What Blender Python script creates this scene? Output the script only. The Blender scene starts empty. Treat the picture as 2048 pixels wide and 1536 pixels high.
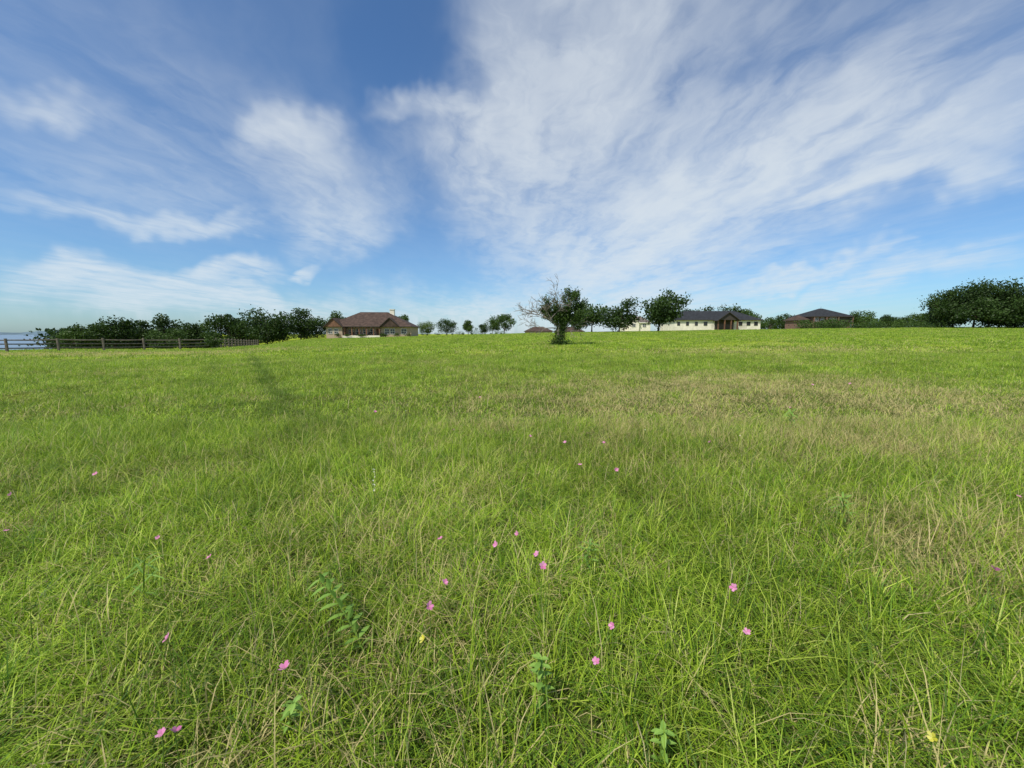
import bpy, math, random
import numpy as np
from mathutils import Vector, Matrix
random.seed(7); np.random.seed(7)
S=bpy.context.scene
S.view_settings.view_transform='Standard'; S.view_settings.look='None'; S.view_settings.exposure=0

# ---------------------------------------------------------------- camera
F=796.0; HOR=668.0; CZ=1.6
PITCH=math.atan((768-HOR)/F)
cam=bpy.data.cameras.new("camera"); camo=bpy.data.objects.new("camera",cam)
S.collection.objects.link(camo); S.camera=camo
cam.sensor_width=36; cam.lens=F/2048*36; cam.clip_start=0.05; cam.clip_end=20000
camo.location=(0,0,CZ); camo.rotation_euler=(math.pi/2-PITCH,0,0)
def pdir(px,py):
    cx=(px-1024)/F; cy=(768-py)/F
    c,s=math.cos(PITCH),math.sin(PITCH)
    return Vector((cx,c+s*cy,-s+c*cy))
def at_z(px,py,z):
    d=pdir(px,py); t=(z-CZ)/d.z
    return Vector((d.x*t,d.y*t,z))
def at_y(px,py,Y):
    d=pdir(px,py); t=Y/d.y
    return Vector((d.x*t,Y,CZ+d.z*t))

# ---------------------------------------------------------------- terrain
def sst(a,b,x):
    t=np.clip((x-a)/(b-a),0,1); return t*t*(3-2*t)
_pa=np.array([(p-1024)/F for p in (0,400,600,800,900,1050,1300,1600,2048)])
_pe=np.array([(HOR-q)/F for q in (692,689,680,674,672,667,663,659,655)])
def hgt(x,y):
    x=np.asarray(x,float); y=np.asarray(y,float)
    a=np.clip(x/np.maximum(y,3.0),-1.7,1.7)
    e=np.interp(a,_pa,_pe)
    z=sst(5,115,y)*(1.6+e*115)
    z=z-sst(58,150,y)*sst(-0.5,-.72,a)*3.0
    z=z-sst(125,240,y)*sst(-0.92,-1.2,a)*4.5
    z=z+0.03*np.sin(x*0.9+1.3*np.sin(y*.5))*np.sin(y*0.8+x*.3)+0.05*np.sin(x*.21+.7)*np.sin(y*.17)
    return z
def h1(x,y): return float(hgt(x,y))

# ---------------------------------------------------------------- node helpers
def newmat(name):
    m=bpy.data.materials.new(name); m.use_nodes=True
    nt=m.node_tree; nt.nodes.clear()
    return m,nt
def N(nt,t,**k):
    n=nt.nodes.new(t)
    for a,b in k.items(): setattr(n,a,b)
    return n
def L(nt,a,b): nt.links.new(a,b)
def setin(nt,sock,v):
    if isinstance(v,bpy.types.NodeSocket): nt.links.new(v,sock)
    else: sock.default_value=v
def M(nt,op,a,b=0.0,clamp=False):
    n=N(nt,'ShaderNodeMath',operation=op); n.use_clamp=clamp
    setin(nt,n.inputs[0],a); setin(nt,n.inputs[1],b); return n.outputs[0]
def MR(nt,v,a,b,c=0.0,d=1.0,smooth=True):
    n=N(nt,'ShaderNodeMapRange'); 
    if smooth: n.interpolation_type='SMOOTHSTEP'
    setin(nt,n.inputs[0],v); 
    for i,q in zip((1,2,3,4),(a,b,c,d)): n.inputs[i].default_value=q
    return n.outputs[0]
def MIX(nt,f,a,b,mode='MIX'):
    n=N(nt,'ShaderNodeMix',data_type='RGBA',blend_type=mode)
    setin(nt,n.inputs[0],f)
    for s,v in ((n.inputs[6],a),(n.inputs[7],b)):
        if isinstance(v,bpy.types.NodeSocket): nt.links.new(v,s)
        else: s.default_value=(v[0],v[1],v[2],1)
    return n.outputs[2]
def NOISE(nt,vec,scale,detail=4,rough=.55,dist=0,dim='3D'):
    n=N(nt,'ShaderNodeTexNoise'); n.noise_dimensions=dim; L(nt,vec,n.inputs['Vector'])
    n.inputs['Scale'].default_value=scale; n.inputs['Detail'].default_value=detail
    n.inputs['Roughness'].default_value=rough; n.inputs['Distortion'].default_value=dist
    return n
def MAP(nt,vec,loc=(0,0,0),rot=(0,0,0),sc=(1,1,1),kind='POINT'):
    n=N(nt,'ShaderNodeMapping',vector_type=kind); L(nt,vec,n.inputs[0])
    n.inputs[1].default_value=loc; n.inputs[2].default_value=rot; n.inputs[3].default_value=sc
    return n.outputs[0]
def VLEN(nt,v):
    n=N(nt,'ShaderNodeVectorMath',operation='LENGTH'); L(nt,v,n.inputs[0]); return n.outputs['Value']

# ---------------------------------------------------------------- world
SUN_AZ=math.radians(-138)   # from +Y towards +X : behind-left of camera
SUN_EL=math.radians(54)
w=bpy.data.worlds.new("World"); S.world=w; w.use_nodes=True
try: w.cycles.sampling_method='NONE'
except Exception as ex: print(ex)
nt=w.node_tree; nt.nodes.clear()
out=N(nt,'ShaderNodeOutputWorld'); bg=N(nt,'ShaderNodeBackground'); L(nt,bg.outputs[0],out.inputs[0])
bg.inputs[1].default_value=0.1
sky=N(nt,'ShaderNodeTexSky',sky_type='NISHITA'); sky.sun_disc=False
sky.sun_elevation=SUN_EL; sky.sun_rotation=SUN_AZ
sky.air_density=1.0; sky.dust_density=0.6; sky.ozone_density=3.0
tc=N(nt,'ShaderNodeTexCoord'); D=tc.outputs['Generated']
sx=N(nt,'ShaderNodeSeparateXYZ'); L(nt,D,sx.inputs[0])
X,Yy,Z=sx.outputs
az=M(nt,'ARCTAN2',X,Yy); el=M(nt,'ARCSINE',Z)
P=N(nt,'ShaderNodeCombineXYZ'); L(nt,az,P.inputs[0]); L(nt,el,P.inputs[1])
zc=M(nt,'MAXIMUM',Z,0.04); zc=M(nt,'ADD',zc,0.05)
pl=N(nt,'ShaderNodeCombineXYZ'); L(nt,M(nt,'DIVIDE',X,zc),pl.inputs[0]); L(nt,M(nt,'DIVIDE',Yy,zc),pl.inputs[1])
PL=pl.outputs[0]
def warp(base,src,scale,amt,det=4):
    n=NOISE(nt,src,scale,det,.6,0,'2D')
    s=N(nt,'ShaderNodeVectorMath',operation='SUBTRACT'); L(nt,n.outputs['Color'],s.inputs[0]); s.inputs[1].default_value=(.5,.5,.5)
    m=N(nt,'ShaderNodeVectorMath',operation='MULTIPLY'); L(nt,s.outputs[0],m.inputs[0]); m.inputs[1].default_value=(amt,amt,0)
    a=N(nt,'ShaderNodeVectorMath',operation='ADD'); L(nt,base,a.inputs[0]); L(nt,m.outputs[0],a.inputs[1])
    return a.outputs[0]
PW=warp(P.outputs[0],P.outputs[0],4.0,.20)
def azel(px,py):
    d=pdir(px,py).normalized(); return Vector((math.atan2(d.x,d.y),math.asin(d.z)))
bands=[
 (1180,-60,1080,130,210,.5),(1650,-60,950,320,170,.34),(1040,190,745,190,34,.5),(900,220,1080,420,140,.45),
 (590,320,720,400,110,.38),(470,300,690,235,42,.42),(560,470,780,480,50,.3),
 (1050,520,1420,560,100,.5),(1150,470,2150,150,130,.68),(1500,300,2150,0,200,.34),
 (1100,330,1600,330,260,.34),(1500,430,2150,310,40,.4),(1440,570,1860,485,20,.6),(1560,600,2060,495,38,.45),
 (-40,165,160,215,46,.4),(-20,395,560,455,28,.42),(-60,575,330,585,66,.75),(280,600,540,530,34,.65),
 (150,640,720,600,36,.5),(540,552,635,530,14,.6),(-50,20,650,350,190,.12),
 (-60,300,520,400,110,.14),(200,634,1850,640,60,.6),
 (1330,190,1600,60,60,-.2),(760,20,860,150,120,-.2),
]
tot=None
for (x1,y1,x2,y2,wd,wt) in bands:
    a,b=azel(x1,y1),azel(x2,y2); c=(a+b)/2; d=b-a
    cx=((x1+x2)/2-1024)/F; cy=(768-(y1+y2)/2)/F
    k=(1/(1+cx*cx+cy*cy*.5))**.75
    ww=wd/F*k*1.45; hl=d.length/2+ww
    v=MAP(nt,PW,(c.x,c.y,0),(0,0,math.atan2(d.y,d.x)),(hl,ww,1),'TEXTURE')
    m=MR(nt,VLEN(nt,v),0.0,1.0,wt,0.0)
    tot=m if tot is None else M(nt,'ADD',tot,m)
back=MR(nt,Yy,-0.1,0.15,0.4,0.0)
tot=M(nt,'ADD',M(nt,'ADD',tot,back),.03)
PLw=warp(PL,PL,1.1,.5)
n1=NOISE(nt,MAP(nt,PLw,(3.1,1.7,0),(0,0,math.radians(-12)),(1.6,.34,1)),1.4,5,.55,0,'2D').outputs['Fac']
n2=NOISE(nt,MAP(nt,PLw,(0,0,0),(0,0,math.radians(-30)),(1.0,.55,1)),4.6,6,.62,0,'2D').outputs['Fac']
n3=NOISE(nt,MAP(nt,PL,(7,2,0),(0,0,math.radians(15)),(5,.5,1)),2.0,3,.5,0,'2D').outputs['Fac']
nn=M(nt,'ADD',M(nt,'MULTIPLY',MR(nt,n1,.26,.74),.72),M(nt,'MULTIPLY',MR(nt,n2,.32,.70),.48))
nn=M(nt,'ADD',nn,M(nt,'MULTIPLY',MR(nt,n3,.3,.75),.12))
dens=M(nt,'MULTIPLY',tot,M(nt,'ADD',nn,.25))
dens=M(nt,'MULTIPLY',M(nt,'ADD',dens,M(nt,'SQRT',M(nt,'ADD',M(nt,'MULTIPLY',dens,dens),.0012))),.5)
cl=M(nt,'SUBTRACT',1.0,M(nt,'EXPONENT',M(nt,'MULTIPLY',dens,-1.9)))
skyc=MIX(nt,1.0,sky.outputs[0],(.76,1.08,1.34),'MULTIPLY')
cloudc=MIX(nt,MR(nt,Z,0.0,.5),(7.0,7.9,8.6),(6.9,7.5,8.1))
L(nt,MIX(nt,cl,skyc,cloudc),bg.inputs[0])

sun=bpy.data.lights.new("sun",'SUN'); sun.energy=5.0; sun.angle=math.radians(.5); sun.color=(1,.95,.84)
suno=bpy.data.objects.new("sun",sun); S.collection.objects.link(suno)
sd=Vector((math.sin(SUN_AZ)*math.cos(SUN_EL),math.cos(SUN_AZ)*math.cos(SUN_EL),math.sin(SUN_EL)))
suno.rotation_euler=sd.to_track_quat('Z','Y').to_euler(); suno.location=(-20,-20,40)

# ---------------------------------------------------------------- materials
def simple(name,col,rough=.8,nscale=0,namt=.3,spec=.3):
    m,nt=newmat(name); o=N(nt,'ShaderNodeOutputMaterial'); b=N(nt,'ShaderNodeBsdfPrincipled')
    L(nt,b.outputs[0],o.inputs[0]); b.inputs['Roughness'].default_value=rough
    b.inputs['Specular IOR Level'].default_value=spec
    if nscale:
        g=N(nt,'ShaderNodeTexCoord'); n=NOISE(nt,g.outputs['Object'],nscale,5)
        f=MR(nt,n.outputs['Fac'],.3,.7,1-namt,1+namt)
        c=N(nt,'ShaderNodeCombineColor'); 
        for i in range(3): L(nt,f,c.inputs[i])
        L(nt,MIX(nt,1.0,col,c.outputs[0],'MULTIPLY'),b.inputs['Base Color'])
    else: b.inputs['Base Color'].default_value=(*col,1)
    return m
def field_masks(nt):
    """world-anchored patches of dry grass, lush grass and the old wheel track"""
    g=N(nt,'ShaderNodeNewGeometry'); Pn=g.outputs['Position']
    big=NOISE(nt,Pn,.16,3,.6,0,'2D').outputs['Fac']
    med=NOISE(nt,MAP(nt,Pn,loc=(9,4,0)),.9,4,.6,0,'2D').outputs['Fac']
    def ell(c,r,sz,amp):
        q=MAP(nt,Pn,(c[0],c[1],0),(0,0,r),(sz[0],sz[1],1e6),'TEXTURE'); return MR(nt,VLEN(nt,q),.1,1.15,amp,0)
    dry=M(nt,'ADD',ell((6.5,10),.25,(10,7),1.15),ell((-42,40),.15,(28,10),1.0))
    dry=M(nt,'ADD',dry,ell((3.4,2.6),.6,(1.6,.9),.6))
    dry=M(nt,'ADD',dry,ell((20,30),.1,(20,7),.5))
    dry=M(nt,'MULTIPLY',dry,MR(nt,med,.3,.66,.35,1.3))
    dry=M(nt,'ADD',dry,MR(nt,big,.5,.74,0,.3)); 
    dry=M(nt,'ADD',dry,MR(nt,med,.52,.76,0,.38),True)
    s=N(nt,'ShaderNodeSeparateXYZ'); q=MAP(nt,Pn,(-5.6,9.6,0),(0,0,math.atan2(45-9.6,-30+5.6)),(1,1,1e6),'TEXTURE')
    L(nt,q,s.inputs[0])
    wob=M(nt,'MULTIPLY',M(nt,'SUBTRACT',med,.5),1.6)
    yv=M(nt,'ABSOLUTE',M(nt,'ADD',s.outputs[1],wob))
    tr=M(nt,'MULTIPLY',MR(nt,yv,0,.6,1,0),MR(nt,s.outputs[0],-6,0,0,1))
    y2=M(nt,'ABSOLUTE',M(nt,'ADD',M(nt,'SUBTRACT',s.outputs[1],1.9),wob))
    tr=M(nt,'ADD',tr,M(nt,'MULTIPLY',MR(nt,y2,0,.45,.5,0),MR(nt,s.outputs[0],-2,6,0,1)))
    tr=M(nt,'MULTIPLY',tr,MR(nt,s.outputs[0],8,45,1.0,.45))
    return Pn,big,med,dry,tr
def grassmat():
    m,nt=newmat("grass_blades"); o=N(nt,'ShaderNodeOutputMaterial')
    Pn,big,med,dry,tr=field_masks(nt)
    a=N(nt,'ShaderNodeAttribute',attribute_name='bc'); f=a.outputs['Fac']
    cr=N(nt,'ShaderNodeValToRGB'); L(nt,f,cr.inputs[0]); e=cr.color_ramp.elements
    e[0].position=0; e[0].color=(.065,.145,.016,1); e[1].position=1; e[1].color=(.54,.47,.26,1)
    for p,c in ((.3,(.18,.31,.022,1)),(.6,(.33,.46,.030,1)),(.84,(.50,.60,.10,1)),(.90,(.48,.43,.19,1))):
        x=e.new(p); x.color=c
    col=cr.outputs[0]
    lush=MR(nt,NOISE(nt,MAP(nt,Pn,loc=(2,8,0)),.5,4,.65,0,'2D').outputs['Fac'],.3,.7,.80,1.16)
    c3=N(nt,'ShaderNodeCombineColor'); L(nt,lush,c3.inputs[0]); L(nt,lush,c3.inputs[1]); L(nt,lush,c3.inputs[2])
    col=MIX(nt,1.0,col,c3.outputs[0],'MULTIPLY')
    thr=M(nt,'MULTIPLY',M(nt,'GREATER_THAN',M(nt,'FRACT',M(nt,'MULTIPLY',f,37.0)),M(nt,'SUBTRACT',1.0,M(nt,'MULTIPLY',dry,.72))),.85)
    col=MIX(nt,thr,col,(.56,.46,.22))
    col=MIX(nt,M(nt,'MULTIPLY',tr,.6),col,(.075,.14,.02))
    d=N(nt,'ShaderNodeBsdfPrincipled'); L(nt,col,d.inputs['Base Color']); d.inputs['Roughness'].default_value=.5
    d.inputs['Specular IOR Level'].default_value=.25
    t=N(nt,'ShaderNodeBsdfTranslucent'); L(nt,col,t.inputs[0])
    mx=N(nt,'ShaderNodeMixShader'); mx.inputs[0].default_value=.36
    L(nt,d.outputs[0],mx.inputs[1]); L(nt,t.outputs[0],mx.inputs[2]); L(nt,mx.outputs[0],o.inputs[0])
    return m
def groundmat():
    m,nt=newmat("meadow_soil_and_turf"); o=N(nt,'ShaderNodeOutputMaterial')
    Pn,big,med,dry,tr=field_masks(nt)
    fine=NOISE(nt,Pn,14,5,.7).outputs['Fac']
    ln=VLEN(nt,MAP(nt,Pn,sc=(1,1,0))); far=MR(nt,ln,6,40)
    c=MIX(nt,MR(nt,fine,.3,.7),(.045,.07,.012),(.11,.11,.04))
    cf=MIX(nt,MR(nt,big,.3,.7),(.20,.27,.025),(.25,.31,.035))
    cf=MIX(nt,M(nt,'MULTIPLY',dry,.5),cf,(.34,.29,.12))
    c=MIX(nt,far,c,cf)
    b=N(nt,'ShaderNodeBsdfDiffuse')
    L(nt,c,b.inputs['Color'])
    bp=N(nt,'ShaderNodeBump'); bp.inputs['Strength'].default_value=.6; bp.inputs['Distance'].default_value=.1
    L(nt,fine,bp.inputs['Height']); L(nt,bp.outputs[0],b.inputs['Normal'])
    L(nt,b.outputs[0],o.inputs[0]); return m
def leafmat(name,dark,light,tr=.25):
    m,nt=newmat(name); o=N(nt,'ShaderNodeOutputMaterial')
    a=N(nt,'ShaderNodeAttribute',attribute_name='bc')
    col=MIX(nt,a.outputs['Fac'],dark,light)
    d=N(nt,'ShaderNodeBsdfPrincipled'); L(nt,col,d.inputs['Base Color']); d.inputs['Roughness'].default_value=.55
    d.inputs['Specular IOR Level'].default_value=.25
    t=N(nt,'ShaderNodeBsdfTranslucent'); L(nt,col,t.inputs[0])
    mx=N(nt,'ShaderNodeMixShader'); mx.inputs[0].default_value=tr
    L(nt,d.outputs[0],mx.inputs[1]); L(nt,t.outputs[0],mx.inputs[2]); L(nt,mx.outputs[0],o.inputs[0])
    return m
GRASS=grassmat(); GROUND=groundmat()
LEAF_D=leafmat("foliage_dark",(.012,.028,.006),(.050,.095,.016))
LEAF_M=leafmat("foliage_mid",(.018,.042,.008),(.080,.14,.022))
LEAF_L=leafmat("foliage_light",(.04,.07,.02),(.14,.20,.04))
BARK=simple("bark",(.10,.075,.055),.9,3,.4)
DEAD=simple("dead_wood",(.21,.18,.155),.9,3,.3)
WOOD=simple("weathered_fence_wood",(.15,.125,.10),.9,4,.35)

# ---------------------------------------------------------------- mesh helpers
def mesh_obj(name,V,Fc,mats,midx=None,bc=None,link=True,smooth=False):
    me=bpy.data.meshes.new(name); me.from_pydata([tuple(v) for v in V],[],Fc)
    for m in mats: me.materials.append(m)
    if midx is not None: me.polygons.foreach_set('material_index',midx)
    if bc is not None:
        at=me.attributes.new('bc','FLOAT','FACE'); at.data.foreach_set('value',np.asarray(bc,dtype=np.float32))
    if smooth: me.polygons.foreach_set('use_smooth',[True]*len(me.polygons))
    me.update(); o=bpy.data.objects.new(name,me)
    if link: S.collection.objects.link(o)
    return o
class Geo:
    def __init__(s): s.V=[];s.F=[];s.mi=[];s.bc=[]
    def face(s,pts,mi=0,bc=.5):
        i=len(s.V); s.V+= [tuple(p) for p in pts]; s.F.append(tuple(range(i,i+len(pts)))); s.mi.append(mi); s.bc.append(bc)
    def tube(s,pts,rad,n=6,mi=0,bc=.5):
        base=len(s.V); up=Vector((.31,.17,.93))
        for k,(p,r) in enumerate(zip(pts,rad)):
            p=Vector(p); q=Vector(pts[min(k+1,len(pts)-1)])-Vector(pts[max(k-1,0)])
            q.normalize(); a=q.cross(up); 
            if a.length<.05: a=q.cross(Vector((1,0,0)))
            a.normalize(); b=q.cross(a)
            for j in range(n):
                t=2*math.pi*j/n; s.V.append(tuple(p+a*(r*math.cos(t))+b*(r*math.sin(t))))
        for k in range(len(pts)-1):
            for j in range(n):
                a0=base+k*n+j; a1=base+k*n+(j+1)%n
                s.F.append((a0,a1,a1+n,a0+n)); s.mi.append(mi); s.bc.append(bc)
        s.F.append(tuple(base+(len(pts)-1)*n+j for j in range(n))); s.mi.append(mi); s.bc.append(bc)
    def box(s,x0,x1,y0,y1,z0,z1,mi=0):
        i=len(s.V); s.V+=[(x0,y0,z0),(x1,y0,z0),(x1,y1,z0),(x0,y1,z0),(x0,y0,z1),(x1,y0,z1),(x1,y1,z1),(x0,y1,z1)]
        for f in ((0,3,2,1),(4,5,6,7),(0,1,5,4),(1,2,6,5),(2,3,7,6),(3,0,4,7)):
            s.F.append(tuple(i+q for q in f)); s.mi.append(mi); s.bc.append(.5)
    def leaf(s,c,size,mi,bc,R):
        a=Vector((R.gauss(0,1),R.gauss(0,1),R.gauss(0,1))).normalized()
        b=a.cross(Vector((R.gauss(0,1),R.gauss(0,1),R.gauss(0,1)))).normalized()
        l=size*R.uniform(.6,1.3); wd=l*R.uniform(.5,.85); c=Vector(c)
        i=len(s.V); s.V+=[tuple(c-a*l*.5),tuple(c+b*wd*.5),tuple(c+a*l*.5),tuple(c-b*wd*.5)]
        s.F.append((i,i+1,i+2,i+3)); s.mi.append(mi); s.bc.append(bc)
    def obj(s,name,mats,link=True,smooth=False): return mesh_obj(name,s.V,s.F,mats,s.mi,s.bc,link,smooth)

# ---------------------------------------------------------------- ground
nA=240; radii=np.concatenate([[0],np.geomspace(.6,6000,150)])
V=[(0,0,h1(0,0))]; Fc=[]
for r in radii[1:]:
    th=np.linspace(0,2*np.pi,nA,endpoint=False); xs=r*np.sin(th); ys=r*np.cos(th); zs=hgt(xs,ys)
    V+=list(zip(xs,ys,zs))
for j in range(nA): Fc.append((0,1+(j+1)%nA,1+j))
for i in range(len(radii)-2):
    for j in range(nA):
        a=1+i*nA+j; b=1+i*nA+(j+1)%nA; Fc.append((a,b,b+nA,a+nA))
go=mesh_obj("ground",V,Fc,[GROUND],smooth=True)

mw,nt2=newmat("lake_water"); o=N(nt2,'ShaderNodeOutputMaterial'); b=N(nt2,'ShaderNodeBsdfPrincipled')
b.inputs['Base Color'].default_value=(.16,.23,.30,1); b.inputs['Roughness'].default_value=.5
L(nt2,b.outputs[0],o.inputs[0])
mesh_obj("lake",[(-7000,170,-6.2),(-170,170,-6.2),(-2500,5000,-6.2),(-7000,5000,-6.2)],[(0,1,2,3)],[mw])
G=Geo(); n=90
xs=np.linspace(-6500,-1500,n)
def zz(x): return 14+9*math.sin(x*.004)+5*math.sin(x*.013+1)+3*math.sin(x*.05)
for i in range(n-1):
    G.face([(xs[i],3600,-8),(xs[i+1],3600,-8),(xs[i+1],3700,zz(xs[i+1])),(xs[i],3700,zz(xs[i]))])
    G.face([(xs[i],3700,zz(xs[i])),(xs[i+1],3700,zz(xs[i+1])),(xs[i+1],4300,-8),(xs[i],4300,-8)])
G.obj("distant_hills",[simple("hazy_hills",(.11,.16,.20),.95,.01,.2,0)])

# ---------------------------------------------------------------- grass tiles (instanced)
def grass_tile(name,size,n,Lm,W,seed,lay=1.0,seeds=0):
    rs=np.random.RandomState(seed)
    nt_=max(6,int(n/24)); tx=(rs.rand(nt_)-.5)*size; ty=(rs.rand(nt_)-.5)*size
    k=rs.randint(0,nt_,n); sp=.055 if size<2 else (.12 if size<5 else .35)
    bx=tx[k]+rs.normal(0,sp,n); by=ty[k]+rs.normal(0,sp,n)
    bx=(bx+size/2)%size-size/2; by=(by+size/2)%size-size/2
    # tufts comb in a shared direction so the meadow looks clumpy and wind-laid
    tdir=(rs.rand(nt_)*2*np.pi)[k]; th=np.where(rs.rand(n)<.55,tdir+rs.normal(0,.6,n),rs.rand(n)*2*np.pi)
    tl=(.45+1.15*rs.rand(nt_)**1.8)[k]
    Ln=Lm*tl*(.4+.85*rs.rand(n)); wd=W*(.5+.8*rs.rand(n))
    lean=np.clip(rs.normal(.55,.32,n)*lay,.02,1.4); curl=rs.rand(n)*1.5*lay
    bc=np.clip(rs.beta(2.0,2.2,n)*.86,0,.86)
    tb=(rs.rand(nt_)*.55-.27)[k]; bc=np.clip(bc+tb,0,.86)
    dead=rs.rand(n)<.055; bc[dead]=.9+.1*rs.rand(dead.sum()); lean[dead]*=1.5
    if seeds:
        st=rs.rand(n)<seeds; Ln[st]=Lm*rs.uniform(1.4,1.9,st.sum()); wd[st]=W*.45; lean[st]=np.abs(rs.normal(.1,.12,st.sum())); curl[st]=.25; bc[st]=.88+.12*rs.rand(st.sum())
    dx,dy=np.cos(th),np.sin(th); f=rs.normal(0,.5,n); sxv,syv=-np.sin(th+f),np.cos(th+f)
    V=np.zeros((n,7,3)); px=bx.copy();py=by.copy();pz=np.full(n,-.015)
    seg=Ln/3; ang=lean.copy()
    wk=[.8,1.0,.7]
    for s_ in range(3):
        V[:,2*s_,0]=px-sxv*wd*wk[s_]*.5; V[:,2*s_,1]=py-syv*wd*wk[s_]*.5; V[:,2*s_,2]=pz
        V[:,2*s_+1,0]=px+sxv*wd*wk[s_]*.5; V[:,2*s_+1,1]=py+syv*wd*wk[s_]*.5; V[:,2*s_+1,2]=pz
        px=px+dx*np.sin(ang)*seg; py=py+dy*np.sin(ang)*seg; pz=pz+np.cos(ang)*seg
        ang=np.minimum(ang+curl*.55,2.1)
    V[:,6,0]=px;V[:,6,1]=py;V[:,6,2]=np.maximum(pz,.01)
    V=V.reshape(-1,3)
    me=bpy.data.meshes.new(name)
    me.vertices.add(n*7); me.vertices.foreach_set('co',V.ravel().astype(np.float32))
    base=(np.arange(n)*7)[:,None]
    loops=np.concatenate([base+[0,1,3,2],base+[2,3,5,4],base+[4,5,6]],axis=1).ravel()
    me.loops.add(len(loops)); me.loops.foreach_set('vertex_index',loops.astype(np.int32))
    me.polygons.add(n*3)
    ls=(np.arange(n)*11)[:,None]+np.array([0,4,8])
    me.polygons.foreach_set('loop_start',ls.ravel().astype(np.int32))
    me.update(calc_edges=True); me.validate()
    at=me.attributes.new('bc','FLOAT','FACE'); at.data.foreach_set('value',np.repeat(bc,3).astype(np.float32))
    me.materials.append(GRASS)
    me.polygons.foreach_set('use_smooth',[True]*len(me.polygons))
    return bpy.data.objects.new(name,me)
def scatter(name,tiles,sp,ymin,ymax,amax,mx):
    col=bpy.data.collections.new(name+"_tiles")
    for t in tiles: col.objects.link(t)
    P=[];sc=[];ro=[]
    y=ymin+sp/2
    while y<ymax:
        hw=amax*max(y+sp/2,0)+mx; n=int(hw/sp)+1
        for i in range(-n,n+1):
            xx=i*sp; z=h1(xx,y); e=sp*.5
            nrm=Vector((-(h1(xx+e,y)-h1(xx-e,y))/sp,-(h1(xx,y+e)-h1(xx,y-e))/sp,1)).normalized()
            q=Vector((0,0,1)).rotation_difference(nrm).to_matrix()@Matrix.Rotation(random.randrange(4)*math.pi/2,3,'Z')
            P.append((xx,y,z)); ro.append(tuple(q.to_euler()))
            u=.5+.5*math.sin(xx*1.1+1.7*math.sin(y*.7))*math.sin(y*1.3+xx*.4); s=.78+.34*u
            if ((xx-7.5)/9)**2+((y-11.5)/6)**2<1: s*=.88
            sc.append(s)
        y+=sp
    me=bpy.data.meshes.new(name); me.from_pydata(P,[],[])
    at=me.attributes.new('scl','FLOAT','POINT'); at.data.foreach_set('value',np.array(sc,dtype=np.float32))
    at=me.attributes.new('rot','FLOAT_VECTOR','POINT'); at.data.foreach_set('vector',np.array(ro,dtype=np.float32).ravel())
    o=bpy.data.objects.new(name,me); S.collection.objects.link(o)
    ng=bpy.data.node_groups.new(name,'GeometryNodeTree')
    ng.interface.new_socket('Geometry',in_out='INPUT',socket_type='NodeSocketGeometry')
    ng.interface.new_socket('Geometry',in_out='OUTPUT',socket_type='NodeSocketGeometry')
    gi=ng.nodes.new('NodeGroupInput'); g_o=ng.nodes.new('NodeGroupOutput')
    iop=ng.nodes.new('GeometryNodeInstanceOnPoints'); ci=ng.nodes.new('GeometryNodeCollectionInfo')
    ci.inputs[0].default_value=col; ci.inputs['Separate Children'].default_value=True; ci.inputs['Reset Children'].default_value=True
    iop.inputs['Pick Instance'].default_value=True
    ri=ng.nodes.new('FunctionNodeRandomValue'); ri.data_type='INT'
    ii=[s for s in ri.inputs if s.type=='INT' and s.name in('Min','Max')]
    ii[0].default_value=0; ii[1].default_value=len(tiles)-1
    na=ng.nodes.new('GeometryNodeInputNamedAttribute'); na.data_type='FLOAT'; na.inputs[0].default_value='scl'
    nr=ng.nodes.new('GeometryNodeInputNamedAttribute'); nr.data_type='FLOAT_VECTOR'; nr.inputs[0].default_value='rot'
    cx=ng.nodes.new('ShaderNodeCombineXYZ'); cx.inputs[0].default_value=1; cx.inputs[1].default_value=1
    Lk=ng.links.new
    Lk(gi.outputs[0],iop.inputs['Points']); Lk(ci.outputs[0],iop.inputs['Instance'])
    Lk(nr.outputs[0],iop.inputs['Rotation'])
    Lk([s for s in ri.outputs if s.type=='INT'][0],iop.inputs['Instance Index'])
    Lk(na.outputs[0],cx.inputs[2]); Lk(cx.outputs[0],iop.inputs['Scale'])
    Lk(iop.outputs[0],g_o.inputs[0])
    md=o.modifiers.new('scatter','NODES'); md.node_group=ng
    return o
scatter("meadow_grass",[grass_tile("near_tile_%d"%i,1.0,5400,.27,.0046,10+i,1.35,.0015) for i in range(6)],1.0,-1,7,1.45,1.5)
scatter("meadow_grass_mid",[grass_tile("mid_tile_%d"%i,3.0,14000,.20,.009,30+i,1.5,.002) for i in range(4)],3.0,7,28,1.45,2)
scatter("meadow_grass_far",[grass_tile("far_tile_%d"%i,8.0,14000,.20,.03,50+i,1.3) for i in range(3)],8.0,28,124,1.45,3)

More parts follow.
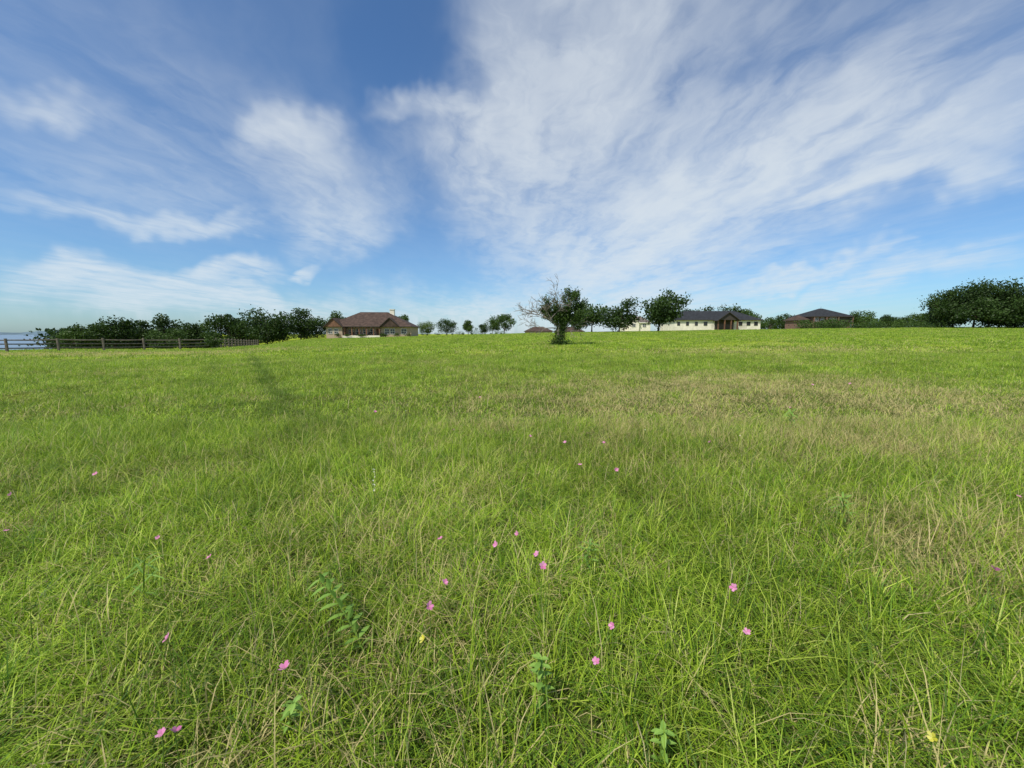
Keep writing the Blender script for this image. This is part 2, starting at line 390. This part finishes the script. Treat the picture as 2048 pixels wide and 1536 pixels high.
# ---------------------------------------------------------------- trees
def tree(name,px,top,wpx,Y,seed,mat=LEAF_D,lean=0,trunk=.18,nl=3400,gap=.0,leafs=None,shrub=False):
    R=random.Random(seed)
    p=at_y(px,top,Y); x=p.x; gz=h1(x,Y); H=max(p.z-gz,1.2); W=wpx/F*Y/2*1.08
    G=Geo(); ls=leafs or max(.22,H*.06)
    tb=H*trunk
    cl=[]; nc=int(R.uniform(20,28))
    for i in range(nc):
        for _ in range(20):
            u=Vector((R.uniform(-1,1),R.uniform(-1,1),R.uniform(-1,1)))
            if u.length<1 and u.length>.2: break
        k=.82+.36*R.random()
        zc=tb+(H-tb)*(.5+.45*u.z*k*.95); fr=(zc-tb)/(H-tb)
        wid=W*(1.0 if shrub else (.75+.4*math.sin(math.pi*min(1,max(0,fr)))))
        c=Vector((u.x*wid*k*.8+lean*W*fr,u.y*wid*.8,zc)); rad=R.uniform(.17,.30)*min(H,W*2)
        c.z=min(c.z,H-rad*.55); 
        if not shrub: c.z=max(c.z,tb+rad*.5)
        cl.append((c,rad,R.uniform(-.25,.25)))
    tr=max(.05,H*.022)
    tp=[Vector((0,0,-.2)),Vector((R.uniform(-.1,.1),0,max(.1,tb*.6))),Vector((lean*W*.2,0,tb+.1*H)),Vector((lean*W*.5,0,H*.6))]
    G.tube(tp,[tr*1.4,tr,tr*.8,tr*.3],7,0)
    for c,r_,_ in cl[:14]:
        s0=tp[1].lerp(tp[3],R.uniform(.1,.8)); md=s0.lerp(c,.5)+Vector((0,0,-.04*H))
        G.tube([s0,md,c],[tr*.45,tr*.28,tr*.08],5,0)
    for i in range(nl):
        c,rad,b=cl[R.randrange(nc)]
        if R.random()<gap: continue
        d=Vector((R.gauss(0,1),R.gauss(0,1),R.gauss(0,1))).normalized()*rad*(R.random()**.45)*R.choice((1,1,1,1.25))
        d.z*=.8; q=c+d; q.z=max(q.z,.05)
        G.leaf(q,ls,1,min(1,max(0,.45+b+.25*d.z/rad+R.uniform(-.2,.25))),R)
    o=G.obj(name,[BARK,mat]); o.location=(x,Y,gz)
    return o
TT=[
 ("oak_tree",145,650,48,120,LEAF_M,0),("oak_tree",190,652,50,130,LEAF_M,0),("oak_tree",222,632,60,125,LEAF_D,0.2),("oak_tree",272,643,45,135,LEAF_D,0),
 ("oak_tree",325,632,58,140,LEAF_D,0),("oak_tree",375,646,50,140,LEAF_D,0),("shrub",328,657,60,105,LEAF_M,0),("oak_tree",408,644,40,150,LEAF_M,0),
 ("oak_tree",455,625,62,140,LEAF_D,0),("oak_tree",495,624,62,150,LEAF_D,0),("oak_tree",530,618,86,130,LEAF_D,0),("oak_tree",562,636,44,130,LEAF_D,0),
 ("oak_tree",598,620,56,140,LEAF_D,0),("oak_tree",632,634,44,150,LEAF_D,0),("oak_tree",668,627,40,160,LEAF_M,0),("oak_tree",808,630,26,170,LEAF_M,0),
 ("oak_tree",854,645,36,200,LEAF_L,0),("oak_tree",893,640,50,190,LEAF_D,0),("oak_tree",936,642,18,190,LEAF_M,0),("cedar_tree",965,650,26,190,LEAF_D,0),
 ("oak_tree",1008,631,60,170,LEAF_M,0),("oak_tree",985,642,30,180,LEAF_M,0),
 ("oak_tree",1185,604,62,105,LEAF_M,0),("oak_tree",1160,630,30,120,LEAF_D,0),
 ("oak_tree",1500,620,60,230,LEAF_M,0),("oak_tree",1465,613,64,210,LEAF_D,0),("oak_tree",1410,614,66,210,LEAF_D,0),("oak_tree",1380,620,54,210,LEAF_D,0),
 ("oak_tree",1350,626,50,200,LEAF_D,0),("oak_tree",1575,630,46,190,LEAF_D,0),("oak_tree",1540,638,40,200,LEAF_M,0),
 ("oak_tree",1730,624,44,150,LEAF_M,0),("oak_tree",1778,629,26,160,LEAF_D,0),("oak_tree",1808,634,30,160,LEAF_D,0),("oak_tree",1846,625,46,150,LEAF_M,0),
]
sd_=100
for nm,px,top,wp,Y,mt,ln in TT:
    sd_+=1; tree(nm,px,top-2,wp,Y,sd_,mt,ln,nl=3400,shrub=(nm=="shrub"),trunk=.03 if nm=="shrub" or px<700 else .14)
tree("windswept_tree",1240,598,64,95,301,LEAF_D,.3,.10,4200,.1)
tree("windswept_tree",1320,581,76,92,302,LEAF_D,.35,.15,4600,.08)
for i,(px,top,wp,Y) in enumerate([(1915,576,88,95),(1960,560,104,90),(2012,562,104,88),(2070,554,125,86),(1890,598,54,100),(2130,562,125,84),(1985,592,120,85),(2040,588,120,84)]):
    tree("live_oak_tree",px,top,wp,Y,401+i,LEAF_D,0,.0,7000,leafs=.42,shrub=True)

def row(name,x0,x1,t0,t1,Y,mat,seed,n=9000):
    R=random.Random(seed); G=Geo()
    nc=int((x1-x0)/5); C=[]
    for i in range(nc):
        px=R.uniform(x0,x1); top=R.uniform(t0,t1); y=Y+R.uniform(-5,9)
        p=at_y(px,top,y); gz=h1(p.x,y); H=max(.8,p.z-gz); C.append((p.x,y,gz,H,R.uniform(-.2,.2)))
    for i in range(n):
        x,y,gz,H,b=R.choice(C); r=H*.5
        d=Vector((R.gauss(0,.6),R.gauss(0,.6),R.uniform(-.5,.5)))
        wz=math.sqrt(max(.05,1-(d.z*1.7)**2))
        c=(x+d.x*r*1.5*wz,y+d.y*r*1.3*wz,gz+H*(.5+d.z))
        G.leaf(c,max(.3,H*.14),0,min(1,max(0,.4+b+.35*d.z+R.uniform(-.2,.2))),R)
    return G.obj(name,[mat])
row("distant_treeline",105,650,657,670,175,LEAF_D,1,17000)
row("distant_treeline",840,1010,660,668,230,LEAF_M,2,3500)
row("distant_treeline",1330,1620,634,648,240,LEAF_D,3,7000)
row("hedgerow",1600,1900,638,648,118,LEAF_M,4,10000)
row("distant_treeline",1700,1900,633,645,190,LEAF_D,5,6000)

def dead_tree():
    R=random.Random(12); G=Geo(); Y=41
    b=at_y(1117,683,Y); x=b.x; gz=h1(x,Y)
    def br(p,d,l,r,dep,leafy):
        pts=[p];rad=[r]; q=p.copy(); dd=d.copy(); n=4
        for i in range(n):
            dd=(dd+Vector((R.gauss(0,.16),R.gauss(0,.16),R.gauss(0,.12)))).normalized()
            q=q+dd*(l/n); pts.append(q.copy()); rad.append(r*(1-.8*(i+1)/n)+.009)
            if leafy:
                for _ in range(int(leafy*22)):
                    G.leaf(q+Vector((R.gauss(0,.17),R.gauss(0,.17),R.gauss(0,.19))),.16,1,min(1,max(0,R.gauss(.45,.3))),R)
            if dep>0 and i>0:
                for _ in range(1+(R.random()<.4)):
                    v=(dd+Vector((R.gauss(0,.6),R.gauss(0,.6),R.gauss(.05,.45)))).normalized()
                    br(q.copy(),v,l*R.uniform(.4,.65)*(.7 if leafy else 1),rad[-1]*.6,dep-1,leafy*.85 if leafy else 0)
        G.tube(pts,rad,5,0)
    o0=Vector((0,0,-.1))
    for i in range(7):
        a=R.uniform(-.25,.25); G.tube([o0+Vector((R.uniform(-.25,.25),R.uniform(-.2,.2),0)),Vector((a+.1,R.uniform(-.2,.2),1.1)),Vector((a*1.6+.1,R.uniform(-.2,.2),2.2))],[.11,.08,.06],7,0)
    T=Vector((-.1,0,1.9))
    for v,l in (((-1,.1,.6),2.6),((-.75,-.2,.8),2.6),((-.5,.2,1.1),2.7),((-1,0,.25),2.2),((-.8,-.4,.5),2.3),((-.3,-.3,1.2),2.6)):
        br(T+Vector((R.uniform(-.15,.1),0,R.uniform(-.4,.2))),Vector(v).normalized(),l,.06,3,0)
    for v,l in (((1,.1,.35),2.1),((1,-.2,.0),1.8),((.9,-.2,.6),2.2)):
        br(Vector((.3,0,1.5)),Vector(v).normalized(),l,.045,2,0)
    for v,l in (((.12,0,1),2.6),((.36,.2,1),3.0),((.75,-.1,.9),2.6),((.25,-.2,1),3.2),((.55,.3,1),3.3),((-.12,.1,1),2.2),((.9,.1,.75),2.0),((.0,-.2,1),2.7)):
        br(Vector((.1,0,1.3)),Vector(v).normalized(),l,.05,2,1.0)
    for i in range(4200):
        z=R.uniform(0,3.8); wv=(.48+.14*math.sin(z*3)+ (.3 if z<.5 else 0))
        G.leaf((.10+.24*max(0,z-1)+R.gauss(0,wv*.6),R.gauss(0,wv*.5),z),.16,1,min(1,max(0,R.gauss(.42,.3))),R)
    for i in range(900):
        a=R.uniform(0,6.28); r=R.random()*.95
        G.leaf((math.cos(a)*r,math.sin(a)*r*.8,R.uniform(0,.4)*(1.2-r)),.16,1,R.random(),R)
    o=G.obj("vine_covered_dead_tree",[DEAD,LEAF_M]); o.location=(x,Y,gz)
dead_tree()

# ---------------------------------------------------------------- fence
def fence():
    G=Geo(); R=random.Random(5)
    A=Vector((-62,49)); C=Vector((-49.5,66)); E=Vector((-66,104)); A0=A+(A-C)*2.2
    def run(p,q,sp,first=True):
        L_=(q-p).length; n=max(1,round(L_/sp)); P=[]
        for i in range(n+1):
            t=p.lerp(q,i/n); P.append((t.x,t.y,h1(t.x,t.y)))
        d=(q-p).normalized(); nx=Vector((-d.y,d.x))
        for i,(x,y,z) in enumerate(P):
            hh=1.75+R.uniform(-.06,.06)
            if i>0 or first: G.tube([(x,y,z-.2),(x+R.uniform(-.03,.03),y,z+hh*.5),(x+R.uniform(-.03,.03),y,z+hh)],[.15,.14,.13],7)
            if i<n:
                x2,y2,z2=P[i+1]
                for hz in (.5,1.0,1.5):
                    o=.09
                    G.tube([(x+nx.x*o,y+nx.y*o,z+hz+R.uniform(-.03,.03)),((x+x2)/2+nx.x*o,(y+y2)/2+nx.y*o,(z+z2)/2+hz-.03),(x2+nx.x*o,y2+nx.y*o,z2+hz+R.uniform(-.03,.03))],[.075,.09,.07],6)
    run(A0,C,4.2); run(C,E,2.7,False)
    G.obj("split_rail_fence",[WOOD])
fence()
tree("shrub",425,664,34,60,777,LEAF_M,0,.0,1500,shrub=True)

# ---------------------------------------------------------------- houses
def brickmat(name,c1,c2,mo):
    m,nt=newmat(name); o=N(nt,'ShaderNodeOutputMaterial'); b=N(nt,'ShaderNodeBsdfPrincipled'); b.inputs['Roughness'].default_value=.85
    g=N(nt,'ShaderNodeTexCoord'); s=N(nt,'ShaderNodeSeparateXYZ'); L(nt,g.outputs['Object'],s.inputs[0])
    c=N(nt,'ShaderNodeCombineXYZ'); L(nt,M(nt,'ADD',s.outputs[0],s.outputs[1]),c.inputs[0]); L(nt,s.outputs[2],c.inputs[1])
    t=N(nt,'ShaderNodeTexBrick'); L(nt,c.outputs[0],t.inputs[0]); t.inputs['Scale'].default_value=2.2
    t.inputs['Color1'].default_value=(*c1,1); t.inputs['Color2'].default_value=(*c2,1); t.inputs['Mortar'].default_value=(*mo,1)
    nz=NOISE(nt,g.outputs['Object'],.9,4)
    L(nt,MIX(nt,M(nt,'MULTIPLY',nz.outputs['Fac'],.4),t.outputs[0],c2),b.inputs['Base Color'])
    L(nt,b.outputs[0],o.inputs[0]); return m
GLASS=simple("window_glass",(.03,.035,.045),.1,0,0,.6)
TRIM=simple("white_trim",(.72,.70,.66),.6)
DARKT=simple("dark_trim",(.05,.04,.035),.6)
ROOFB=simple("brown_shingles",(.062,.040,.031),.9,1.2,.35)
ROOFK=simple("charcoal_shingles",(.022,.024,.028),.9,1.2,.35)
ROOFG=simple("grey_brown_shingles",(.11,.09,.08),.9,1.2,.3)
BR_T=brickmat("tan_brick",(.42,.31,.22),(.33,.23,.15),(.46,.42,.36))
BR_R=brickmat("red_brick",(.17,.08,.06),(.13,.06,.045),(.26,.22,.2))
STUC=simple("cream_stone",(.68,.63,.54),.85,.8,.12)
CEDAR=simple("cedar_boards",(.15,.075,.045),.7,2,.3)
class House:
    def __init__(s,name,loc,rot=0):
        s.e=bpy.data.objects.new(name,None); S.collection.objects.link(s.e); s.e.location=loc; s.e.rotation_euler=(0,0,rot); s.nm=name
    def add(s,G,part,mats):
        o=G.obj(part,mats); o.parent=s.e; return o
    def box(s,part,b,mat):
        G=Geo(); G.box(*b); return s.add(G,part,[mat])
    def hip(s,part,x0,x1,y0,y1,z,rise,mat,inset=None,th=.22,fascia=None):
        G=Geo(); w2=(y1-y0)/2; ins=inset if inset is not None else w2
        ins=min(ins,(x1-x0)/2-.02)
        G.box(x0,x1,y0,y1,z-th,z,1); ym=(y0+y1)/2
        A,B,C,D=(x0,y0,z+.004),(x1,y0,z+.004),(x1,y1,z+.004),(x0,y1,z+.004); R1=(x0+ins,ym,z+rise); R2=(x1-ins,ym,z+rise)
        G.face([A,B,R2,R1]); G.face([C,D,R1,R2]); G.face([B,C,R2]); G.face([D,A,R1])
        return s.add(G,part,[mat,fascia or TRIM])
    def gable(s,part,x0,x1,y0,y1,z,rise,mat,wall,ov=.4,fas=None):
        G=Geo(); xm=(x0+x1)/2; t=.2; sl=rise/((x1-x0)/2)
        G.face([(x0,y0,z),(x1,y0,z),(xm,y0,z+rise)],1)
        for sgn,xe in((-1,x0-ov),(1,x1+ov)):
            ze=z-sl*ov
            q=[(xe,y0-ov,ze+t),(xm,y0-ov,z+rise+t),(xm,y1,z+rise+t),(xe,y1,ze+t)]
            G.face(q,0); G.face([(a,b,c-t) for a,b,c in q][::-1],2)
            G.face([q[0],q[1],(q[1][0],q[1][1],q[1][2]-t),(q[0][0],q[0][1],q[0][2]-t)],2)
            G.face([q[0],q[3],(q[3][0],q[3][1],q[3][2]-t),(q[0][0],q[0][1],q[0][2]-t)],2)
        return s.add(G,part,[mat,wall,fas or TRIM])
    def window(s,x,w_,z0,z1,y,trim=TRIM):
        G=Geo(); G.box(x-w_/2,x+w_/2,y-.05,y+.1,z0,z1,0)
        f=.09
        G.box(x-w_/2-f,x-w_/2,y-.1,y+.1,z0-f,z1+f,1); G.box(x+w_/2,x+w_/2+f,y-.1,y+.1,z0-f,z1+f,1)
        G.box(x-w_/2,x+w_/2,y-.1,y+.1,z1,z1+f,1); G.box(x-w_/2,x+w_/2,y-.12,y+.1,z0-f,z0,1)
        G.box(x-.03,x+.03,y-.08,y-.05,z0,z1,1); zm=(z0+z1)/2; G.box(x-w_/2,x-.03,y-.08,y-.05,zm-.03,zm+.03,1); G.box(x+.03,x+w_/2,y-.08,y-.05,zm-.03,zm+.03,1)
        return s.add(G,"window",[GLASS,trim])

Yh=125
p=at_y(740,671,Yh)
H=House("brick_house",(p.x,Yh,p.z-.1),math.radians(4))
H.box("walls",(-13,12.6,3,14,-2,2.75),BR_T)
H.box("left_wing_walls",(-13,-8.2,-.5,3,-2,2.75),BR_T)
H.box("right_wing_walls",(3.2,12.6,.3,3,-2,2.75),BR_T)
H.hip("roof",-13.6,13.2,-.6,14.6,2.95,4.7,ROOFB,9.0,fascia=DARKT)
H.gable("left_gable",-13.3,-7.9,-1.2,6,2.8,2.5,ROOFB,CEDAR,.3,DARKT)
H.gable("right_gable",3.3,9.3,-.9,6,2.8,2.7,ROOFB,ROOFB,.3,DARKT)
H.box("chimney",(4.9,6.3,6.2,7.4,3,8.4),STUC); H.box("chimney_cap",(4.75,6.45,6.05,7.55,8.4,8.6),TRIM)
G=Geo()
for x in (-7.6,-5.4,-3.2,-1,1.2,3.0): G.box(x-.16,x+.16,-.3,.02,-1,2.73,0)
H.add(G,"porch_posts",[CEDAR])
H.box("porch_floor",(-8.18,3.18,-.6,2.98,-2,.12),STUC)
for x in(-6.6,-4.4,-2.2,0): H.window(x,1.3,.7,2.1,2.95)
H.box("door",(1.2,2.2,2.93,3.05,.12,2.2),CEDAR)
H.window(-11.8,1.1,.7,2.1,-.5); H.window(-10,1.1,.7,2.1,-.5)
H.window(5.2,1.3,.6,2.1,.3); H.window(6.9,1.3,.6,2.1,.3); H.window(10.4,1.6,.6,2.1,.3)
G=Geo(); 
for x in (-5.8,-4.2,-.6):
    G.box(x-.3,x+.3,1,1.6,.5,.6); G.box(x-.3,x+.3,1.6,1.68,.6,1.2)
    for a in(-.25,.25):
        for b_ in(1.02,1.5): G.box(x+a-.03,x+a+.03,b_,b_+.06,.12,.5)
H.add(G,"porch_chairs",[DARKT])
G=Geo(); R=random.Random(9)
for i in range(2600):
    c=R.choice([(-9.4,-1.2,.5),(-6.5,-1.4,.3),(-1.5,-1.4,.3),(3.9,-.6,.6),(8.4,-.6,.55),(12,-.4,.7),(4.8,-.8,.3),(-2.6,-1.2,.3)])
    G.leaf((c[0]+R.gauss(0,.45),c[1]+R.gauss(0,.25),max(-.3,c[2]*.6+R.gauss(0,c[2]*.45))),.22,0,R.random(),R)
H.add(G,"foundation_shrubs",[LEAF_M])

Yh=140; 
p=at_y(1436,656,Yh); H=House("cream_house",(p.x,Yh,p.z-.05),0)
H.box("walls",(-15,15,.5,14,-1.5,2.7),STUC)
H.hip("roof",-15.6,15.6,-.1,14.6,2.9,3.4,ROOFK,6.4,fascia=DARKT)
H.gable("porch_gable",-1.2,5.8,-2.2,6,2.75,2.5,ROOFK,DARKT,.5,DARKT)
H.box("porch_back",(-1.0,5.6,.36,.49,-.5,2.7),DARKT)
G=Geo()
for x in(-1,1.2,3.4,5.6): G.box(x-.17,x+.17,-2.1,-1.76,-1.5,2.74)
H.add(G,"porch_posts",[CEDAR])
for x in(-13.6,-10.5,-7.4,-4.2,8,10.8,13.4): H.window(x,.8 if x<-5 else 1.1,1.0,2.1,.5,DARKT)
G=Geo()
for i in range(38):
    x=-4+i*.32; G.box(x-.02,x+.02,-3.6,-3.56,-.3,1.1)
G.box(-4.1,8.1,-3.55,-3.52,1.05,1.1); H.add(G,"patio_railing",[DARKT])

Yh=150; p=at_y(1273,657,Yh); H=House("stone_house",(p.x,Yh,p.z-.1),math.radians(-6))
H.box("walls",(-5,5,0,8,-1.5,2.2),STUC); H.hip("roof",-5.6,5.6,-.5,8.5,2.35,2.4,ROOFG,3.5,fascia=TRIM)
H.gable("front_gable",-3.2,.8,-1.0,4,2.2,1.7,ROOFG,STUC,.3)
H.box("gable_walls",(-3.15,.75,-.95,0,-1.5,2.2),STUC)
H.window(-1.2,1.2,.7,1.8,-.95); H.window(-4.2,.8,.7,1.8,0); H.window(2.8,1.2,.7,1.8,0)

Yh=150; p=at_y(1655,649,Yh); H=House("red_brick_house",(p.x,Yh,p.z-.6),math.radians(3))
H.box("walls",(-6,9,0,11,-1.5,3.4),BR_R)
H.hip("roof",-6.8,9.8,-.8,11.8,3.6,3.2,ROOFK,7.6,fascia=DARKT)
H.box("left_wing",(-9.6,-6,1,9,-1.5,2.2),BR_R); H.hip("left_wing_roof",-10.2,-5.6,.4,9.6,2.35,1.9,ROOFB,2.2,fascia=DARKT)
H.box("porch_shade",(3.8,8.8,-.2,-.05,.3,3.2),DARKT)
G=Geo()
for x in(-5.8,-1,3.6,9.2): G.box(x-.2,x+.2,-.7,-.4,-1.5,3.38)
H.add(G,"columns",[BR_R])
H.hip("porch_roof",-5.2,.5,-2.4,-.02,1.2,.8,ROOFB,1.2,fascia=DARKT)
for x in(-4.4,-2.2,1.2,2.6): H.window(x,1.1,1.9,3.0,0)
G=Geo(); G.tube([(1.5,5.5,6.6),(1.5,5.5,7.6)],[.06,.03]); H.add(G,"roof_finial",[DARKT])

for px,wd in((1078,11),(1140,11)):
    Yh=165; p=at_y(px,663,Yh); H=House("brown_roof_house",(p.x,Yh,p.z-2.2),0)
    H.box("walls",(-wd/2,wd/2,0,9,-1.5,2.2),BR_T); H.hip("roof",-wd/2-.5,wd/2+.5,-.5,9.5,2.35,1.9,ROOFB,4,fascia=DARKT)
    for x in(-3,0,3): H.window(x,1.1,.7,1.8,0)

# ---------------------------------------------------------------- wildflowers and weeds
def petal_mat(name,col,c2):
    m,nt=newmat(name); o=N(nt,'ShaderNodeOutputMaterial'); a=N(nt,'ShaderNodeAttribute',attribute_name='bc')
    c=MIX(nt,a.outputs['Fac'],col,c2); d=N(nt,'ShaderNodeBsdfDiffuse'); t=N(nt,'ShaderNodeBsdfTranslucent'); mx=N(nt,'ShaderNodeMixShader'); mx.inputs[0].default_value=.3
    L(nt,c,d.inputs[0]); L(nt,c,t.inputs[0]); L(nt,d.outputs[0],mx.inputs[1]); L(nt,t.outputs[0],mx.inputs[2]); L(nt,mx.outputs[0],o.inputs[0]); return m
PINK=petal_mat("pink_petals",(.60,.18,.38),(.75,.36,.56)); YEL=petal_mat("yellow_petals",(.6,.55,.04),(.65,.62,.2)); WHT=petal_mat("white_petals",(.6,.6,.45),(.75,.75,.62))
STEM=leafmat("stems",(.10,.18,.03),(.18,.28,.04)); WLEAF=leafmat("weed_leaves",(.12,.24,.04),(.26,.42,.08),.3)
def flowers(name,pts,mat,rad,seed):
    R=random.Random(seed); G=Geo()
    for (px,py) in pts:
        z=.30+R.uniform(-.03,.03); c=at_z(px,py,z); gz=h1(c.x,c.y); c=at_z(px,py,z+gz); rr=rad*R.uniform(.75,1.15)*(1+max(0,c.y-3)*.09)
        b=Vector((c.x+R.gauss(0,.04),c.y+R.gauss(0,.04),gz))
        G.tube([b,b.lerp(c,.5)+Vector((R.gauss(0,.01),0,0)),c],[.002,.0018,.0015],4,0)
        n=Vector((R.gauss(0,.5),-.3+R.gauss(0,.5),1)).normalized(); u=n.cross(Vector((1,0,.1))).normalized(); v=n.cross(u); cup=R.uniform(.3,1.1)
        for i in range(5):
            a=2*math.pi*i/5+R.uniform(-.2,.2); d=u*math.cos(a)+v*math.sin(a); s=u*-math.sin(a)+v*math.cos(a)
            k=R.uniform(.8,1.1); up=n*rr*cup
            G.face([c,c+d*rr*.6*k-s*rr*.42+up*.6,c+d*rr*1.05*k-s*rr*.28+up,c+d*rr*1.05*k+s*rr*.28+up*.9,c+d*rr*.6*k+s*rr*.42+up*.6],1,R.random())
        for i in range(5):
            G.leaf(c+n*rr*.15+Vector((R.gauss(0,.002),R.gauss(0,.002),0)),rr*.2,2,1,R)
    return G.obj(name,[STEM,mat,YEL])
flowers("pink_wildflowers",[(190,948),(22,990),(12,1062),(317,1076),(420,1114),(881,1078),(993,1090),(1035,1068),(1074,1108),(1086,1131),(889,1166),(858,1213),(1468,1175),(1493,1264),(1225,1252),(1192,1323),(336,1276),(571,1338),(325,1468),(350,1465),(1160,930),(1300,925),(1232,940),(2038,993),(1992,1142),(1060,873),(1130,885),(1207,887),(960,795),(750,825),(1420,885),(1700,768),(1625,770),(1750,820),(1380,810),(1580,815),(908,860)],PINK,.018,1)
flowers("yellow_wildflowers",[(847,1279),(1865,1475)],YEL,.013,2)
flowers("white_wildflowers",[(1190,812),(1290,860),(1420,760),(1480,872),(390,790),(812,822)],WHT,.008,3)
def blade_leaf(G,p,d,up,l,w_,mi,bc):
    d=d.normalized(); s=d.cross(up).normalized(); n=s.cross(d)
    fr=[(0,.15),(.2,.75),(.5,1),(.78,.65),(1,.03)]; pts=[]
    for f,k in fr:
        c=p+d*l*f-up*(l*.28*f*f); pts.append((c-s*w_*k*.5+n*w_*.12*k,c,c+s*w_*k*.5+n*w_*.12*k))
    for i in range(4):
        a,b=pts[i],pts[i+1]; G.face([a[0],a[1],b[1],b[0]],mi,bc); G.face([a[1],a[2],b[2],b[1]],mi,bc)
def weed(name,base,tip,n,ll,lw,seed,az0=0):
    R=random.Random(seed); G=Geo(); b=Vector(base); t=Vector(tip); mid=b.lerp(t,.5)+Vector((0,0,.05))
    pts=[b,b.lerp(mid,.5)+Vector((0,0,.02)),mid,mid.lerp(t,.5)+Vector((0,0,.015)),t]; G.tube(pts,[.004,.004,.0035,.003,.002],5,0)
    for i in range(n):
        f=.15+.85*i/(n-1); k=f*4; j=min(3,int(k)); p=pts[j].lerp(pts[j+1],k-j); ax=(pts[j+1]-pts[j]).normalized()
        u=ax.cross(Vector((.2,1,.3))).normalized(); v=ax.cross(u)
        for sg in(0,math.pi):
            a=(i%2)*math.pi/2+sg+R.gauss(0,.2)+az0; d=u*math.cos(a)+v*math.sin(a)+ax*.45
            blade_leaf(G,p,d,Vector((0,0,1)) if abs(d.normalized().z)<.9 else Vector((0,1,0)),ll*(1-.35*abs(f-.5)*2+.1)*R.uniform(.85,1.1),lw,1,R.uniform(.3,1))
    return G.obj(name,[STEM,WLEAF])
b=at_z(738,1285,.12); t=at_z(640,1160,.32); weed("milkweed_plant",(b.x,b.y,0),t,14,.095,.028,1)
b=at_z(1085,1420,.05); t=at_z(1080,1318,.32); weed("leafy_weed",(b.x,b.y,0),t,9,.055,.022,2)
b=at_z(1172,1130,.12); t=at_z(1180,1085,.27); weed("leafy_weed",(b.x,b.y,0),t,8,.08,.018,3)
b=at_z(1320,1520,.05); t=at_z(1328,1462,.22); weed("leafy_weed",(b.x,b.y,0),t,7,.05,.02,4)
b=at_z(1585,850,.1); t=at_z(1582,822,.36); weed("leafy_weed",(b.x,b.y,0),t,9,.16,.03,5)
b=at_z(1690,1040,.1); t=at_z(1685,995,.30); weed("leafy_weed",(b.x,b.y,0),t,9,.12,.016,6)
b=at_z(285,1175,.1); t=at_z(290,1120,.34); weed("leafy_weed",(b.x,b.y,0),t,6,.12,.014,7)
b=at_z(575,1460,.05); t=at_z(590,1405,.25); weed("leafy_weed",(b.x,b.y,0),t,8,.05,.016,8)
def spike(px,py0,py1,seed):
    R=random.Random(seed); t0=at_z(px,py1,.26); d=pdir(px,py0); k=t0.y/d.y; top=Vector((d.x*k,t0.y,CZ+d.z*k)); G=Geo()
    G.tube([(t0.x,t0.y,0),t0,top],[.003,.0025,.0015],5,0)
    for i in range(34):
        f=R.random(); c=t0.lerp(top,f); r=.011*(1-.6*f); a=i*2.4
        G.leaf(c+Vector((math.cos(a)*r,math.sin(a)*r,0)),.016,1,R.random(),R)
    G.obj("white_flower_spike",[STEM,WHT])
spike(748,938,982,1)
print("done")
